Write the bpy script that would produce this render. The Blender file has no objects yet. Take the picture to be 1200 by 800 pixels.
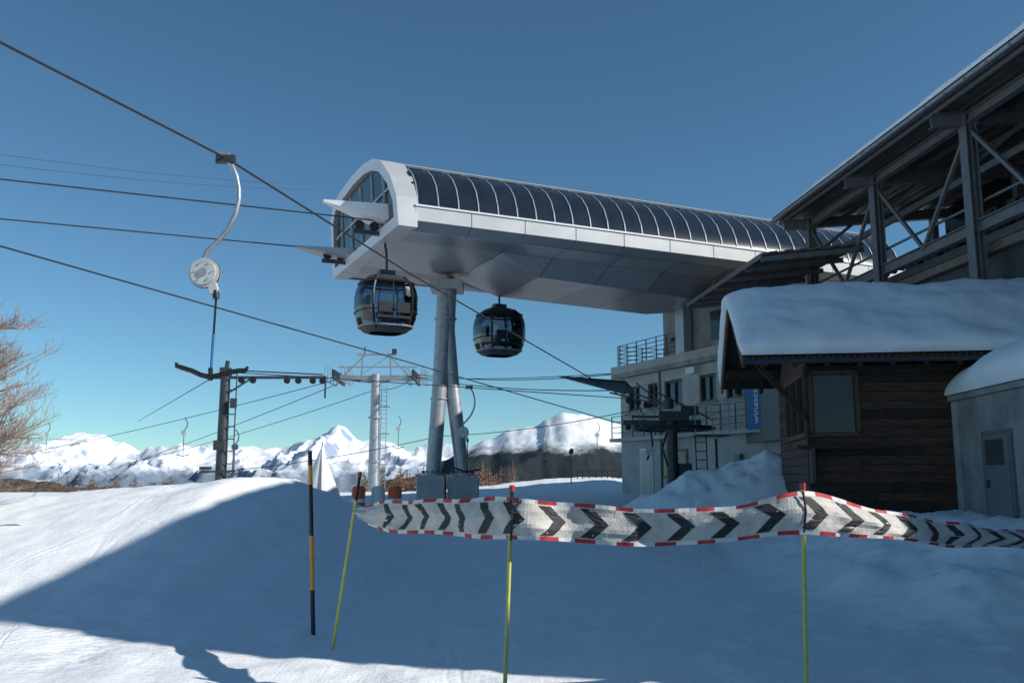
import bpy, math, random
from mathutils import Vector, Matrix, noise
random.seed(7)
scene=bpy.context.scene
R=math.radians

# ------------------------------------------------------------------ materials
def new_mat(name):
    m=bpy.data.materials.new(name); m.use_nodes=True
    nt=m.node_tree; b=nt.nodes['Principled BSDF']
    return m,nt,b
def mat(name,col,rough=.6,metal=0.,var=.15,scale=6.,bump=.0,bscale=40.,spec=.5,stretch=None,col2=None,coat=0):
    m,nt,b=new_mat(name); N=nt.nodes; L=nt.links
    tc=N.new('ShaderNodeTexCoord'); src=tc.outputs['Object']
    if stretch:
        mp=N.new('ShaderNodeMapping'); mp.inputs['Scale'].default_value=stretch
        L.new(src,mp.inputs['Vector']); src=mp.outputs['Vector']
    nz=N.new('ShaderNodeTexNoise'); nz.inputs['Scale'].default_value=scale; nz.inputs['Detail'].default_value=6
    nz.inputs['Roughness'].default_value=.65
    L.new(src,nz.inputs['Vector'])
    rp=N.new('ShaderNodeValToRGB')
    c2=col2 if col2 else tuple(min(1,c*(1+var)) for c in col)
    c1=tuple(c*(1-var) for c in col)
    rp.color_ramp.elements[0].position=.32; rp.color_ramp.elements[1].position=.68
    rp.color_ramp.elements[0].color=(*c1,1); rp.color_ramp.elements[1].color=(*c2,1)
    L.new(nz.outputs['Fac'],rp.inputs['Fac']); L.new(rp.outputs['Color'],b.inputs['Base Color'])
    b.inputs['Roughness'].default_value=rough; b.inputs['Metallic'].default_value=metal
    b.inputs['Specular IOR Level'].default_value=spec
    if coat: b.inputs['Coat Weight'].default_value=coat
    if bump:
        n2=N.new('ShaderNodeTexNoise'); n2.inputs['Scale'].default_value=bscale; n2.inputs['Detail'].default_value=5
        L.new(src,n2.inputs['Vector'])
        bp=N.new('ShaderNodeBump'); bp.inputs['Strength'].default_value=bump; bp.inputs['Distance'].default_value=.02
        L.new(n2.outputs['Fac'],bp.inputs['Height']); L.new(bp.outputs['Normal'],b.inputs['Normal'])
    return m

def snow_mat(name,ground=False):
    m,nt,b=new_mat(name); N=nt.nodes; L=nt.links
    tc=N.new('ShaderNodeTexCoord'); src=tc.outputs['Object']
    b.inputs['Roughness'].default_value=.75; b.inputs['Specular IOR Level'].default_value=.25
    def nz(scale,detail=6,vec=None,rough=.6):
        n=N.new('ShaderNodeTexNoise'); n.inputs['Scale'].default_value=scale; n.inputs['Detail'].default_value=detail
        n.inputs['Roughness'].default_value=rough
        L.new(vec or src,n.inputs['Vector']); return n.outputs['Fac']
    rp=N.new('ShaderNodeValToRGB'); rp.color_ramp.elements[0].position=.3; rp.color_ramp.elements[1].position=.7
    rp.color_ramp.elements[0].color=(.87,.885,.90,1); rp.color_ramp.elements[1].color=(.94,.945,.95,1)
    L.new(nz(1.3,8),rp.inputs['Fac']); L.new(rp.outputs['Color'],b.inputs['Base Color'])
    def bump(h,s_,d,last):
        bp=N.new('ShaderNodeBump'); bp.inputs['Strength'].default_value=s_; bp.inputs['Distance'].default_value=d
        L.new(h,bp.inputs['Height'])
        if last: L.new(last.outputs['Normal'],bp.inputs['Normal'])
        return bp
    last=bump(nz(5,8,None,.68),.5,.042,None)
    last=bump(nz(45,4),.4,.010,last)
    if ground:
        mp=N.new('ShaderNodeMapping'); mp.inputs['Rotation'].default_value=(0,0,R(-28)); mp.inputs['Scale'].default_value=(4,.30,1)
        L.new(src,mp.inputs['Vector'])
        last=bump(nz(1.0,5,mp.outputs['Vector'],.7),.26,.05,last)
        mp2=N.new('ShaderNodeMapping'); mp2.inputs['Rotation'].default_value=(0,0,R(70)); L.new(src,mp2.inputs['Vector'])
        wv=N.new('ShaderNodeTexWave'); wv.inputs['Scale'].default_value=4.2; wv.inputs['Distortion'].default_value=1.5
        wv.inputs['Detail'].default_value=2; wv.inputs['Detail Scale'].default_value=.5
        L.new(mp2.outputs['Vector'],wv.inputs['Vector'])
        mk=N.new('ShaderNodeMath'); mk.operation='MULTIPLY'
        r2=N.new('ShaderNodeValToRGB'); r2.color_ramp.elements[0].position=.42; r2.color_ramp.elements[1].position=.62
        L.new(nz(.25,3),r2.inputs['Fac']); L.new(r2.outputs['Color'],mk.inputs[0]); L.new(wv.outputs['Fac'],mk.inputs[1])
        last=bump(mk.outputs[0],.25,.018,last)
        for rot,sc,ofs in ((75,.45,0),(75,.45,.018)):
            m3=N.new('ShaderNodeMapping'); m3.inputs['Rotation'].default_value=(0,0,R(rot)); m3.inputs['Scale'].default_value=(1,.18,1)
            m3.inputs['Location'].default_value=(rot*.37,0,0)
            L.new(src,m3.inputs['Vector']); n3=nz(sc,1,m3.outputs['Vector'],.3)
            sb=N.new('ShaderNodeMath'); sb.operation='SUBTRACT'; sb.inputs[1].default_value=.5+ofs; L.new(n3,sb.inputs[0])
            ab=N.new('ShaderNodeMath'); ab.operation='ABSOLUTE'; L.new(sb.outputs[0],ab.inputs[0])
            mr=N.new('ShaderNodeMapRange'); mr.interpolation_type='SMOOTHSTEP'; mr.inputs['From Min'].default_value=0; mr.inputs['From Max'].default_value=.006
            L.new(ab.outputs[0],mr.inputs['Value']); last=bump(mr.outputs['Result'],.25,.015,last)
    L.new(last.outputs['Normal'],b.inputs['Normal'])
    return m

def mountain_mat(name,snowcol,rockcol,forestcol,zf0,zf1,nscale,rockbias=.5):
    m,nt,b=new_mat(name); N=nt.nodes; L=nt.links
    g=N.new('ShaderNodeNewGeometry'); sp=N.new('ShaderNodeSeparateXYZ'); L.new(g.outputs['Normal'],sp.inputs[0])
    tc=N.new('ShaderNodeTexCoord')
    n1=N.new('ShaderNodeTexNoise'); n1.inputs['Scale'].default_value=nscale; n1.inputs['Detail'].default_value=9; n1.inputs['Roughness'].default_value=.7
    L.new(tc.outputs['Object'],n1.inputs['Vector'])
    a=N.new('ShaderNodeMath'); a.operation='MULTIPLY_ADD'; a.inputs[1].default_value=.9; L.new(n1.outputs['Fac'],a.inputs[0])
    sb=N.new('ShaderNodeMath'); sb.operation='SUBTRACT'; sb.inputs[0].default_value=1; L.new(sp.outputs['Z'],sb.inputs[1])
    L.new(sb.outputs[0],a.inputs[2])
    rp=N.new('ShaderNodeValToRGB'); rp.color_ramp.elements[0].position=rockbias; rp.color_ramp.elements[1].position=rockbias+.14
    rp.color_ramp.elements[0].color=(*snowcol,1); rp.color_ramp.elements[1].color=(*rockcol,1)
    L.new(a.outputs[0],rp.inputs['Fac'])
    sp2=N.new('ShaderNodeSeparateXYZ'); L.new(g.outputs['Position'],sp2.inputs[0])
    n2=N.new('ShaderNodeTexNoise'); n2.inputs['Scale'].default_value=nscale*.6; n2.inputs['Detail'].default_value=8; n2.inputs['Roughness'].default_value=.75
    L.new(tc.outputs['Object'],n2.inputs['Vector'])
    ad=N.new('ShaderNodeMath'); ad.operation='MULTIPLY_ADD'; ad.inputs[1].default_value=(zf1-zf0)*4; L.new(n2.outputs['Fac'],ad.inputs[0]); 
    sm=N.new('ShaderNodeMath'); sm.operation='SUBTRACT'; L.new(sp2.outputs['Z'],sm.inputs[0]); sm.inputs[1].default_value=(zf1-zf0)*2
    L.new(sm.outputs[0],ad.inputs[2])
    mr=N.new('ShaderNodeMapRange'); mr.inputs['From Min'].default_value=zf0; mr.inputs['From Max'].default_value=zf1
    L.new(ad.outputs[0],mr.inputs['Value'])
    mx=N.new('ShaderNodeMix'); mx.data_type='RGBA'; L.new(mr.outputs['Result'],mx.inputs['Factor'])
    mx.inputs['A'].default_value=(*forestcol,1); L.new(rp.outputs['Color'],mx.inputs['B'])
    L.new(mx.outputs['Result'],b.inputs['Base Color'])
    b.inputs['Roughness'].default_value=.9; b.inputs['Specular IOR Level'].default_value=.1
    bp=N.new('ShaderNodeBump'); bp.inputs['Strength'].default_value=.5; bp.inputs['Distance'].default_value=.13/nscale
    L.new(n1.outputs['Fac'],bp.inputs['Height']); L.new(bp.outputs['Normal'],b.inputs['Normal'])
    return m

def glass_mat(name,tint,rough=.03):
    m,nt,b=new_mat(name); N=nt.nodes; L=nt.links
    tr=N.new('ShaderNodeBsdfTransparent'); tr.inputs['Color'].default_value=(*tint,1)
    gl=N.new('ShaderNodeBsdfGlossy'); gl.inputs['Roughness'].default_value=rough
    tc=N.new('ShaderNodeTexCoord'); nz=N.new('ShaderNodeTexNoise'); nz.inputs['Scale'].default_value=2.5
    L.new(tc.outputs['Object'],nz.inputs['Vector'])
    bp=N.new('ShaderNodeBump'); bp.inputs['Strength'].default_value=.08; bp.inputs['Distance'].default_value=.03
    L.new(nz.outputs['Fac'],bp.inputs['Height']); L.new(bp.outputs['Normal'],gl.inputs['Normal'])
    fr=N.new('ShaderNodeFresnel'); fr.inputs['IOR'].default_value=1.9
    mx=N.new('ShaderNodeMixShader'); L.new(fr.outputs[0],mx.inputs[0]); L.new(tr.outputs[0],mx.inputs[1]); L.new(gl.outputs[0],mx.inputs[2])
    L.new(mx.outputs[0],N['Material Output'].inputs['Surface'])
    return m

M={}
M['snow']=snow_mat('snow'); M['gsnow']=snow_mat('ground_snow',True)
M['steel']=mat('galvanised_steel',(.36,.38,.40),.45,.5,.18,5,.1)
M['dsteel']=mat('dark_steel',(.06,.066,.075),.45,.4,.25,9,.15)
M['black']=mat('black_metal',(.018,.019,.022),.4,.2,.25,12)
M['frame']=mat('grey_painted_steel',(.155,.165,.175),.55,.1,.18,5,.1)
M['rib']=mat('glazing_rib_paint',(.24,.26,.28),.5,.1,.15,5)
M['deck']=mat('brown_corrugated_deck',(.17,.135,.11),.6,.05,.25,3,.1)
M['clad']=mat('aluminium_cladding',(.44,.45,.46),.42,.1,.09,1.2)
M['cladw']=mat('white_cladding',(.64,.65,.66),.4,.05,.05,1.5)
M['hull']=mat('grey_hull_panels',(.36,.375,.39),.36,.3,.10,1.0)
M['hull2']=mat('grey_hull_panels_dark',(.26,.27,.285),.36,.3,.10,1.0)
M['concrete']=mat('concrete',(.42,.42,.41),.9,0,.18,1.6,.4,25)
M['concd']=mat('weathered_concrete',(.27,.27,.26),.9,0,.30,1.6,.4,25)
M['wood']=mat('dark_wood_planks',(.050,.026,.017),.75,0,.5,5,.5,30,stretch=(.6,.6,7),col2=(.15,.07,.042))
M['woodl']=mat('brown_wood',(.11,.06,.038),.7,0,.3,6,.4,30,stretch=(1,1,6))
M['wooddk']=mat('black_wood',(.032,.022,.017),.8,0,.3,6,.4,30)
M['dglass']=mat('dark_glass',(.014,.018,.024),.10,0,.3,1.5,spec=.9)
M['wglass']=mat('window_glass',(.018,.025,.032),.06,0,.3,1.5,spec=.45)
M['cglass']=glass_mat('cabin_glass',(.42,.48,.52))
M['white']=mat('white_paint',(.75,.76,.77),.4,0,.06,3)
M['yellow']=mat('yellow_pole',(.62,.58,.14),.5,0,.15,20)
M['orange']=mat('orange_yellow',(.75,.33,.03),.5,0,.15,20)
M['oran']=mat('orange_pvc',(.75,.13,.03),.5,0,.15,8)
M['red']=mat('red_paint',(.45,.03,.03),.5,0,.15,14)
M['bluet']=mat('blue_fabric',(.02,.15,.36),.7,0,.15,8)
M['fabric']=mat('banner_fabric',(.60,.56,.51),.85,0,.16,9,.4,90)
M['chev']=mat('black_print',(.03,.03,.032),.7,0,.3,20)
M['bred']=mat('red_print',(.50,.04,.04),.7,0,.2,20)
M['bwhite']=mat('white_print',(.72,.70,.68),.7,0,.1,20)
M['cable']=mat('steel_rope',(.04,.042,.045),.5,.4,.3,30)
M['bark']=mat('larch_bark',(.34,.25,.20),.85,0,.3,14)
M['barkd']=mat('brown_larch',(.20,.12,.08),.9,0,.4,2)
M['cloth']=mat('dark_cloth',(.02,.022,.03),.8,0,.2,20)
M['skin']=mat('skin',(.42,.26,.19),.6,0,.1,20)
M['drum']=mat('white_plastic',(.50,.51,.50),.5,0,.22,9,.1)
M['seat']=mat('seat_grey',(.06,.065,.07),.7,0,.2,10)

# ------------------------------------------------------------------ builder
class B:
    def __init__(s,Mx=None):
        s.v=[];s.f=[];s.m=[];s.M=Mx or Matrix.Identity(4)
    def add(s,vs,fs,mt):
        o=len(s.v); s.v+=[tuple(s.M@Vector(p)) for p in vs]
        s.f+=[tuple(i+o for i in f) for f in fs]; s.m+=[mt]*len(fs)
    def box(s,c,d,mt,rot=None):
        x,y,z=[k/2 for k in d]; vs=[Vector((a,b,e)) for a in(-x,x) for b in(-y,y) for e in(-z,z)]
        if rot is not None: vs=[rot@p for p in vs]
        c=Vector(c); s.add([p+c for p in vs],[(0,1,3,2),(4,6,7,5),(0,4,5,1),(2,3,7,6),(0,2,6,4),(1,5,7,3)],mt)
    def bx(s,x0,x1,y0,y1,z0,z1,mt): s.box(((x0+x1)/2,(y0+y1)/2,(z0+z1)/2),(x1-x0,y1-y0,z1-z0),mt)
    def beam(s,p,q,w,hh,mt,up=(0,0,1)):
        p=Vector(p);q=Vector(q);d=(q-p).normalized();u=Vector(up)
        sx=d.cross(u)
        if sx.length<1e-3: sx=d.cross(Vector((0,1,0)))
        sx.normalize(); uz=sx.cross(d).normalized()
        vs=[e+sx*a*w/2+uz*b*hh/2 for e in(p,q) for a,b in((-1,-1),(1,-1),(1,1),(-1,1))]
        s.add(vs,[(0,3,2,1),(4,5,6,7),(0,1,5,4),(1,2,6,5),(2,3,7,6),(3,0,4,7)],mt)
    def ibeam(s,p,q,w,hh,mt):
        p=Vector(p);q=Vector(q);z=Vector((0,0,hh/2-.012))
        s.beam(p+z,q+z,w,.024,mt); s.beam(p-z,q-z,w,.024,mt); s.beam(p,q,.02,hh-.05,mt)
    def tube(s,pts,r,mt,n=8,caps=True):
        pts=[Vector(p) for p in pts]; k=len(pts); rs=r if isinstance(r,(list,tuple)) else [r]*k
        vs=[];prev=None
        for i,p in enumerate(pts):
            t=(pts[min(i+1,k-1)]-pts[max(i-1,0)]).normalized()
            if prev is None:
                a=Vector((0,0,1)) if abs(t.z)<.9 else Vector((0,1,0))
                x=t.cross(a).normalized()
            else: x=(prev-t*prev.dot(t)).normalized()
            prev=x; y=t.cross(x)
            for j in range(n):
                an=2*math.pi*j/n; vs.append(p+(x*math.cos(an)+y*math.sin(an))*rs[i])
        fs=[(i*n+j,i*n+(j+1)%n,(i+1)*n+(j+1)%n,(i+1)*n+j) for i in range(k-1) for j in range(n)]
        if caps: fs+=[tuple(range(n-1,-1,-1)),tuple((k-1)*n+j for j in range(n))]
        s.add(vs,fs,mt)
    def cyl(s,c,ax,r,L,mt,n=24):
        c=Vector(c);ax=Vector(ax).normalized(); s.tube([c-ax*L/2,c+ax*L/2],r,mt,n)
    def done(s,name,parent=None,smooth=False,bevel=0):
        me=bpy.data.meshes.new(name); me.from_pydata(s.v,[],s.f)
        used=[]; 
        for k in s.m:
            if k not in used: used.append(k); me.materials.append(M[k])
        me.polygons.foreach_set('material_index',[used.index(k) for k in s.m])
        me.update()
        o=bpy.data.objects.new(name,me); scene.collection.objects.link(o)
        if smooth:
            for p in me.polygons: p.use_smooth=True
            try: me.set_sharp_from_angle(angle=R(40))
            except Exception: pass
        if bevel:
            md=o.modifiers.new('bevel','BEVEL'); md.width=bevel; md.segments=2; md.limit_method='ANGLE'
        if parent: o.parent=parent
        return o
def empty(name):
    o=bpy.data.objects.new(name,None); scene.collection.objects.link(o); return o
def frame_m(o,xd,z=0):
    x=Vector((xd[0],xd[1],0)).normalized(); y=Vector((-x.y,x.x,0))
    return Matrix(((x.x,y.x,0,o[0]),(x.y,y.y,0,o[1]),(0,0,1,z),(0,0,0,1)))
def sm(x,a,b):
    t=max(0,min(1,(x-a)/(b-a))); return t*t*(3-2*t)
def interp(x,tab):
    if x<=tab[0][0]: return tab[0][1]
    for (x0,y0),(x1,y1) in zip(tab,tab[1:]):
        if x<=x1:
            t=(x-x0)/(x1-x0); t=t*t*(3-2*t); return y0+(y1-y0)*t
    return tab[-1][1]
def fb(x,y,z=0,o=4): return noise.fractal(Vector((x,y,z)),1.0,2.0,o)

# ------------------------------------------------------------------ ground
AT=[(-60,.6),(-30,.9),(-12,1.15),(-9.5,1.30),(-8,1.45),(-6,1.58),(-5,1.70),(-4.2,1.42),(-3.4,.85),(-2.5,.42),(-1.7,.10),(-.9,0)]
def gh(x,y):
    base=.8*sm(y,14,32)+.95*math.exp(-((x-4.5)/7)**2-((y-52)/8)**2)
    mo=interp(x+.25*fb(x*.3,y*.3,4,2),AT)*sm(y,8.2,17)*(1-.75*sm(y,19,32))
    z=max(mo,base)
    z=max(z,1.0*sm(x,3.6,7)*sm(y,8.5,15.5))
    z+=1.3*math.exp(-(abs((x-6.0)/2.7)**3)-(abs((y-24.4)/2.4)**2.6))*(1+.2*fb(x*.8,y*.8)+.1*fb(x*2.4,y*2.4,2))
    z+=.32*math.exp(-((x-5.6)/.7)**2-((y-11.2)/.8)**2)+.34*math.exp(-((x-7.0)/.8)**2-((y-12.6)/.7)**2)+.25*math.exp(-((x-4.9)/.4)**2-((y-12.9)/.5)**2)
    if y<70 and abs(x)<60:
        a=.05+.05*sm(y,12,5)
        z+=a*fb(x*.5,y*.5,3,5)+.020*fb(x*2.3,y*2.3,9,4)
        rough=max(0,fb(x*.35+7,y*.35,1,3))*sm(y,13,8)
        z+=.07*rough*fb(x*5,y*5,2,3)
        if x>3.5 and y<18: z+=.13*sm(x,4,5.5)*abs(fb(x*1.7,y*1.7,5,5))
        if x<-1.2 and y>14 and x>-9: z+=.03*fb(x*1.5,y*3,2,4)
    if y>60: z-=min(650,.32*(y-60))
    if x<-40: z-=min(500,.2*(-x-40))
    return z
def axis(lo,hi,step,far0,far1):
    a=[];v=lo
    while v<hi: a.append(v); v+=step
    s=step; 
    while v<far1: a.append(v); s*=1.22; v+=s
    a.append(far1)
    s=step; v=lo-step
    b=[]
    while v>far0: b.append(v); s*=1.22; v-=s
    b.append(far0)
    return b[::-1]+a
xs=axis(-14,12,.10,-16000,16000)
ys=[]
v=5.6;s_=.075
while v<42: ys.append(v); s_=max(.07,v*.008); v+=s_
while v<16000: ys.append(v); s_*=1.12; v+=s_
ys.append(16000)
v=5.5;s_=.12;yb=[]
while v>-16000: yb.append(v); s_*=1.35; v-=s_
ys=yb[::-1]+ys
nx=len(xs); vs=[(x,y,gh(x,y)) for y in ys for x in xs]
fs=[(j*nx+i,j*nx+i+1,(j+1)*nx+i+1,(j+1)*nx+i) for j in range(len(ys)-1) for i in range(nx-1)]
b=B(); b.v=vs; b.f=fs; b.m=['gsnow']*len(fs)
b.done('snow_ground',smooth=True)

# ------------------------------------------------------------------ mountains
M['mfar']=mountain_mat('far_mountain_haze_tint',(.84,.87,.91),(.30,.37,.47),(.17,.22,.28),0,130,.0022,.72)  # blue in the rock and forest colours stands in for aerial haze
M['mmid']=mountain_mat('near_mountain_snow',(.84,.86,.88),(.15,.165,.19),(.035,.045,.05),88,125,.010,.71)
M['mfor']=mountain_mat('larch_forest_slope',(.12,.09,.07),(.07,.055,.045),(.10,.075,.055),-400,-300,.05,.5)
PT=[(-9000,330),(-7000,380),(-5700,250),(-5370,290),(-5080,390),(-4830,365),(-4560,440),(-4400,425),(-4117,315),(-3893,240),(-3580,340),(-3267,365),(-2950,300),(-2600,325),(-2300,310),(-2050,370),(-1800,515),(-1640,385),(-1342,355),(-1074,270),(-805,320),(-358,310),(300,330),(1500,420),(3000,380),(5000,450),(9000,400)]
def mtn(name,x0,x1,nxx,y0,yr,y1,nyy,prof,amp,fq,base,mk,smooth=True):
    b=B(); V=[]
    for j in range(nyy):
        y=y0+(y1-y0)*j/(nyy-1)
        for i in range(nxx):
            x=x0+(x1-x0)*i/(nxx-1)
            if y<yr: t=(y-y0)/(yr-y0); e=t**.85
            else: t=(y1-y)/(y1-yr); e=t**.8
            rd=noise.ridged_multi_fractal(Vector((x*fq,y*fq,3.3)),.85,2.15,8,1.0,2.0)-1.0
            P=interp(x,prof)
            z=base+(P-base)*e+amp*rd*(.35+1.1*math.sin(math.pi*min(1,e*.92)))
            V.append((x,y,z))
    b.v=V; b.f=[(j*nxx+i,j*nxx+i+1,(j+1)*nxx+i+1,(j+1)*nxx+i) for j in range(nyy-1) for i in range(nxx-1)]
    b.m=[mk]*len(b.f); return b.done(name,smooth=smooth)
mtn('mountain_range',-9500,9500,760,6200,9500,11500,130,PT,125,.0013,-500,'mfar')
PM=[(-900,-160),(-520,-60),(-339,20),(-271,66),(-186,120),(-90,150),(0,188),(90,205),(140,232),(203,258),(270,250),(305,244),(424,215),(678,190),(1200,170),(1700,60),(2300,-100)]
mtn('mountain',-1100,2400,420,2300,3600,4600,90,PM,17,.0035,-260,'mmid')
PF=[(-1400,-6),(-700,0),(-480,2),(-390,-4),(-330,-12),(-250,-18),(-150,-10),(-110,2),(-60,6),(0,-2),(200,-15),(600,-30)]
mtn('forest_hill',-1300,600,900,560,850,1000,50,PF,3.2,.05,-180,'mfor',False)

# ------------------------------------------------------------------ gondola station
A=Vector((.9079,.4192,0)); SM=frame_m((-3.18,27),(.9079,.4192))
st=empty('gondola_station')
L=21.
prof=[(0,10.12),(.08,10.5),(.28,10.95),(.62,11.35),(1.10,11.68),(1.6,11.88)]
prof2=[(8.2-y,z) for y,z in prof]
g=B(SM)
def sweep(bd,pr,x0,x1,mt):
    k=len(pr); vv=[(x,p[0],p[1]) for x in (x0,x1) for p in pr]
    bd.add(vv,[(i,i+1,k+i+1,k+i) for i in range(k-1)],mt)
XS=.12
sweep(g,prof,XS,L,'dglass'); sweep(g,prof2,XS,L,'dglass')
g.done('roof_glazing',st,smooth=True)
rb=B(SM); nrib=30
def thick(bd,pr,x0,x1,t,mt):
    k=len(pr); cen=Vector((4.1,9.8)); out=[]
    for p in pr:
        d=(Vector(p)-cen).normalized(); out.append((p[0]+d.x*t,p[1]+d.y*t))
    for i in range(k-1):
        a,b2,c,d=pr[i],pr[i+1],out[i+1],out[i]
        vv=[(x,q[0],q[1]) for x in(x0,x1) for q in(a,b2,c,d)]
        bd.add(vv,[(0,1,2,3),(7,6,5,4),(0,4,5,1),(1,5,6,2),(2,6,7,3),(3,7,4,0)],mt)
for i in range(nrib+1):
    x=.25+(L-.25)*i/nrib
    thick(rb,prof,x-.02,x+.02,.03,'rib'); thick(rb,prof2,x-.02,x+.02,.03,'rib')
rb.done('glazing_ribs',st)
rf=B(SM)
top=[(1.52,11.88),(1.8,12.0),(2.8,12.22),(4.1,12.32),(5.4,12.22),(6.4,12.0),(6.68,11.88)]
thick(rf,top,.0,L,.09,'cladw')
rf.done('roof_cap',st)
fa=B(SM)
for side in (0,1):
    def Y(y): return y if side==0 else 8.2-y
    for (ya,za,yb_,zb,mt) in [(-.14,10.06,-.14,9.60,'clad'),(-.14,9.585,.25,9.36,'hull')]:
        n=11
        for i in range(n):
            x0=XS+(L-XS)*i/n+.01; x1=XS+(L-XS)*(i+1)/n-.01
            vv=[(x,Y(y),z) for x in(x0,x1) for y,z in((ya,za),(yb_,zb),(yb_+.15,zb),(ya+.2,za))]
            fa.add(vv,[(0,1,2,3),(7,6,5,4),(0,4,5,1),(1,5,6,2),(2,6,7,3),(3,7,4,0)],mt)
    y_a,y_b=(Y(-.18),Y(.14)); 
    fa.bx(XS,L,min(y_a,y_b),max(y_a,y_b),10.065,10.13,'cladw')
fa.done('fascia_panels',st,bevel=.01)
ub=B(SM)
secs=[(.1,[(.2,9.42),(1.6,9.40),(2.6,9.38),(5.6,9.38),(6.6,9.40),(8.0,9.42)]),
      (3.8,[(.2,9.38),(1.5,9.36),(2.4,9.32),(5.8,9.32),(6.7,9.36),(8.0,9.38)]),
      (5.6,[(.2,9.36),(1.2,9.25),(2.2,8.80),(6.0,8.80),(7.0,9.25),(8.0,9.36)]),
      (12.5,[(.2,9.36),(1.2,9.20),(2.3,8.60),(5.9,8.60),(7.0,9.20),(8.0,9.36)]),
      (15.0,[(.2,9.36),(1.0,9.15),(2.4,8.90),(5.8,8.90),(7.2,9.15),(8.0,9.36)]),
      (L,[(.2,9.36),(1.0,9.15),(2.4,8.90),(5.8,8.90),(7.2,9.15),(8.0,9.36)])]
for (xa,pa),(xb,pb) in zip(secs,secs[1:]):
    n=max(1,int((xb-xa)/1.9))
    for q in range(n):
        t0=q/n;t1=(q+1)/n
        for k in range(5):
            P=[]
            for t,kk in((t0,k),(t0,k+1),(t1,k+1),(t1,k)):
                P.append((xa+(xb-xa)*t, pa[kk][0]+(pb[kk][0]-pa[kk][0])*t, pa[kk][1]+(pb[kk][1]-pa[kk][1])*t))
            c=Vector((0,0,0))
            for p in P: c+=Vector(p)/4
            P=[Vector(p)+(c-Vector(p)).normalized()*.016 for p in P]
            ub.add(P,[(0,1,2,3)],'hull' if (q+k)%3 else 'hull2')
            ub.add([p+Vector((0,0,.05)) for p in P],[(3,2,1,0)],'black')
ub.bx(.3,L,.3,7.9,9.52,9.58,'black')
ub.done('belly_panels',st)
rl=B(SM)
for yy in (1.9,6.3):
    rl.beam((-1.3,yy,9.62),(6,yy,9.62),.12,.14,'dsteel')
    for i in range(8): rl.cyl((-1.1+i*.5,yy,9.84),(0,1,0),.16,.1,'black',14)
    rl.box((2.2,yy,9.85),(5,.5,.25),'black')
rl.done('sheave_rows',st)
outer=[(8.18,9.40),(8.28,10.6),(8.22,11.75),(7.75,12.25),(6.4,12.42),(4.8,12.50),(3.3,12.44),(2.2,12.26),(1.35,11.92),(.42,11.15),(-.10,10.35),(-.18,9.38)]
inner=[(7.85,9.75),(7.93,10.6),(7.87,11.5),(7.5,11.88),(6.3,12.05),(4.8,12.14),(3.4,12.1),(2.4,11.93),(1.6,11.62),(.8,10.98),(.33,10.3),(.28,9.75)]
fr=B(SM); k=len(outer)
def ring(loops,mt):
    vv=[];
    for lp in loops: vv+=lp
    ff=[]
    for a in range(len(loops)-1):
        for i in range(k): 
            j=(i+1)%k; ff.append((a*k+i,a*k+j,(a+1)*k+j,(a+1)*k+i))
    fr.add(vv,ff,mt)
def rake(z): return -.42-.22*(z-9.4)/3.1
o0=[(.20,y,z) for y,z in outer]; o1=[(rake(z),y,z) for y,z in outer]; i1=[(rake(z)+.01,y,z) for y,z in inner]; i0=[(.15,y,z) for y,z in inner]
ring([o0,o1],'clad'); ring([o1,i1],'cladw'); ring([i1,i0],'hull2'); ring([i0,o0],'hull')
fr.done('entrance_frame',st)
gi=B(SM)
gi.add([(rake(z)+.16,y,z) for y,z in inner],[tuple(range(k))],'dglass')
for y in (1.5,2.9,4.3,5.7,7.0): gi.beam((rake(9.8)+.13,y,9.78),(rake(11.7)+.13,y,11.45 if y==1.5 else 11.95),.07,.05,'clad',up=(0,1,0))
gi.beam((rake(10.9)+.12,.8,10.9),(rake(10.9)+.12,7.85,10.9),.05,.07,'clad')
gi.done('entrance_glazing',st)
bk=B(SM)
def beak(y,z,w,mt,up,dn=.18,tipz=0):
    vv=[(-.3,y-w,z+up),(-.3,y+w,z+up),(-.3,y+w,z-dn),(-.3,y-w,z-dn),(-2.3,y-.08,z+.02+tipz),(-2.3,y+.08,z+.02+tipz),(-2.3,y+.08,z-.05+tipz),(-2.3,y-.08,z-.05+tipz)]
    bk.add(vv,[(0,1,5,4),(1,2,6,5),(2,3,7,6),(3,0,4,7),(4,5,6,7)],mt)
beak(1.9,10.25,.65,'white',.22,.28,.25); beak(6.3,9.9,.7,'hull',.12,.18,.15)
bk.done('entry_beaks',st)
py=B()
tp=(-2.50,33.2,9.25)
py.tube([(-2.88,33.0,1.8),(-2.68,33.08,5.0),(-2.56,33.14,7.6),tp],[.27,.28,.30,.31],'steel',28)
py.tube([(-1.80,33.25,1.8),(-2.22,33.24,5.0),(-2.44,33.23,7.2),(-2.40,33.2,8.8)],[.25,.27,.29,.31],'steel',28)
for c in ((-2.88,33,1.84),(-1.8,33.25,1.84)):
    py.cyl(c,(0,0,1),.46,.08,'steel',28)
    for q in range(12):
        an=q*math.pi/6; py.cyl((c[0]+.38*math.cos(an),c[1]+.38*math.sin(an),1.92),(0,0,1),.03,.1,'dsteel',6)
py.cyl((-2.50,33.15,7.6),(0,0,1),.42,.07,'steel',28)
py.cyl((-2.70,33.07,4.6),(0,0,1),.32,.06,'steel',28)
py.box((-2.45,33.2,8.85),(1.2,1.2,.35),'steel')
py.done('support_pylon',st,smooth=True)
pb=B(); pb.box((-2.92,33,1.15),(1.0,1.1,1.3),'concrete'); pb.box((-1.78,33.25,1.12),(1.1,1.1,1.3),'concrete'); 
pb.done('pylon_footings',st,bevel=.02)

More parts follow.
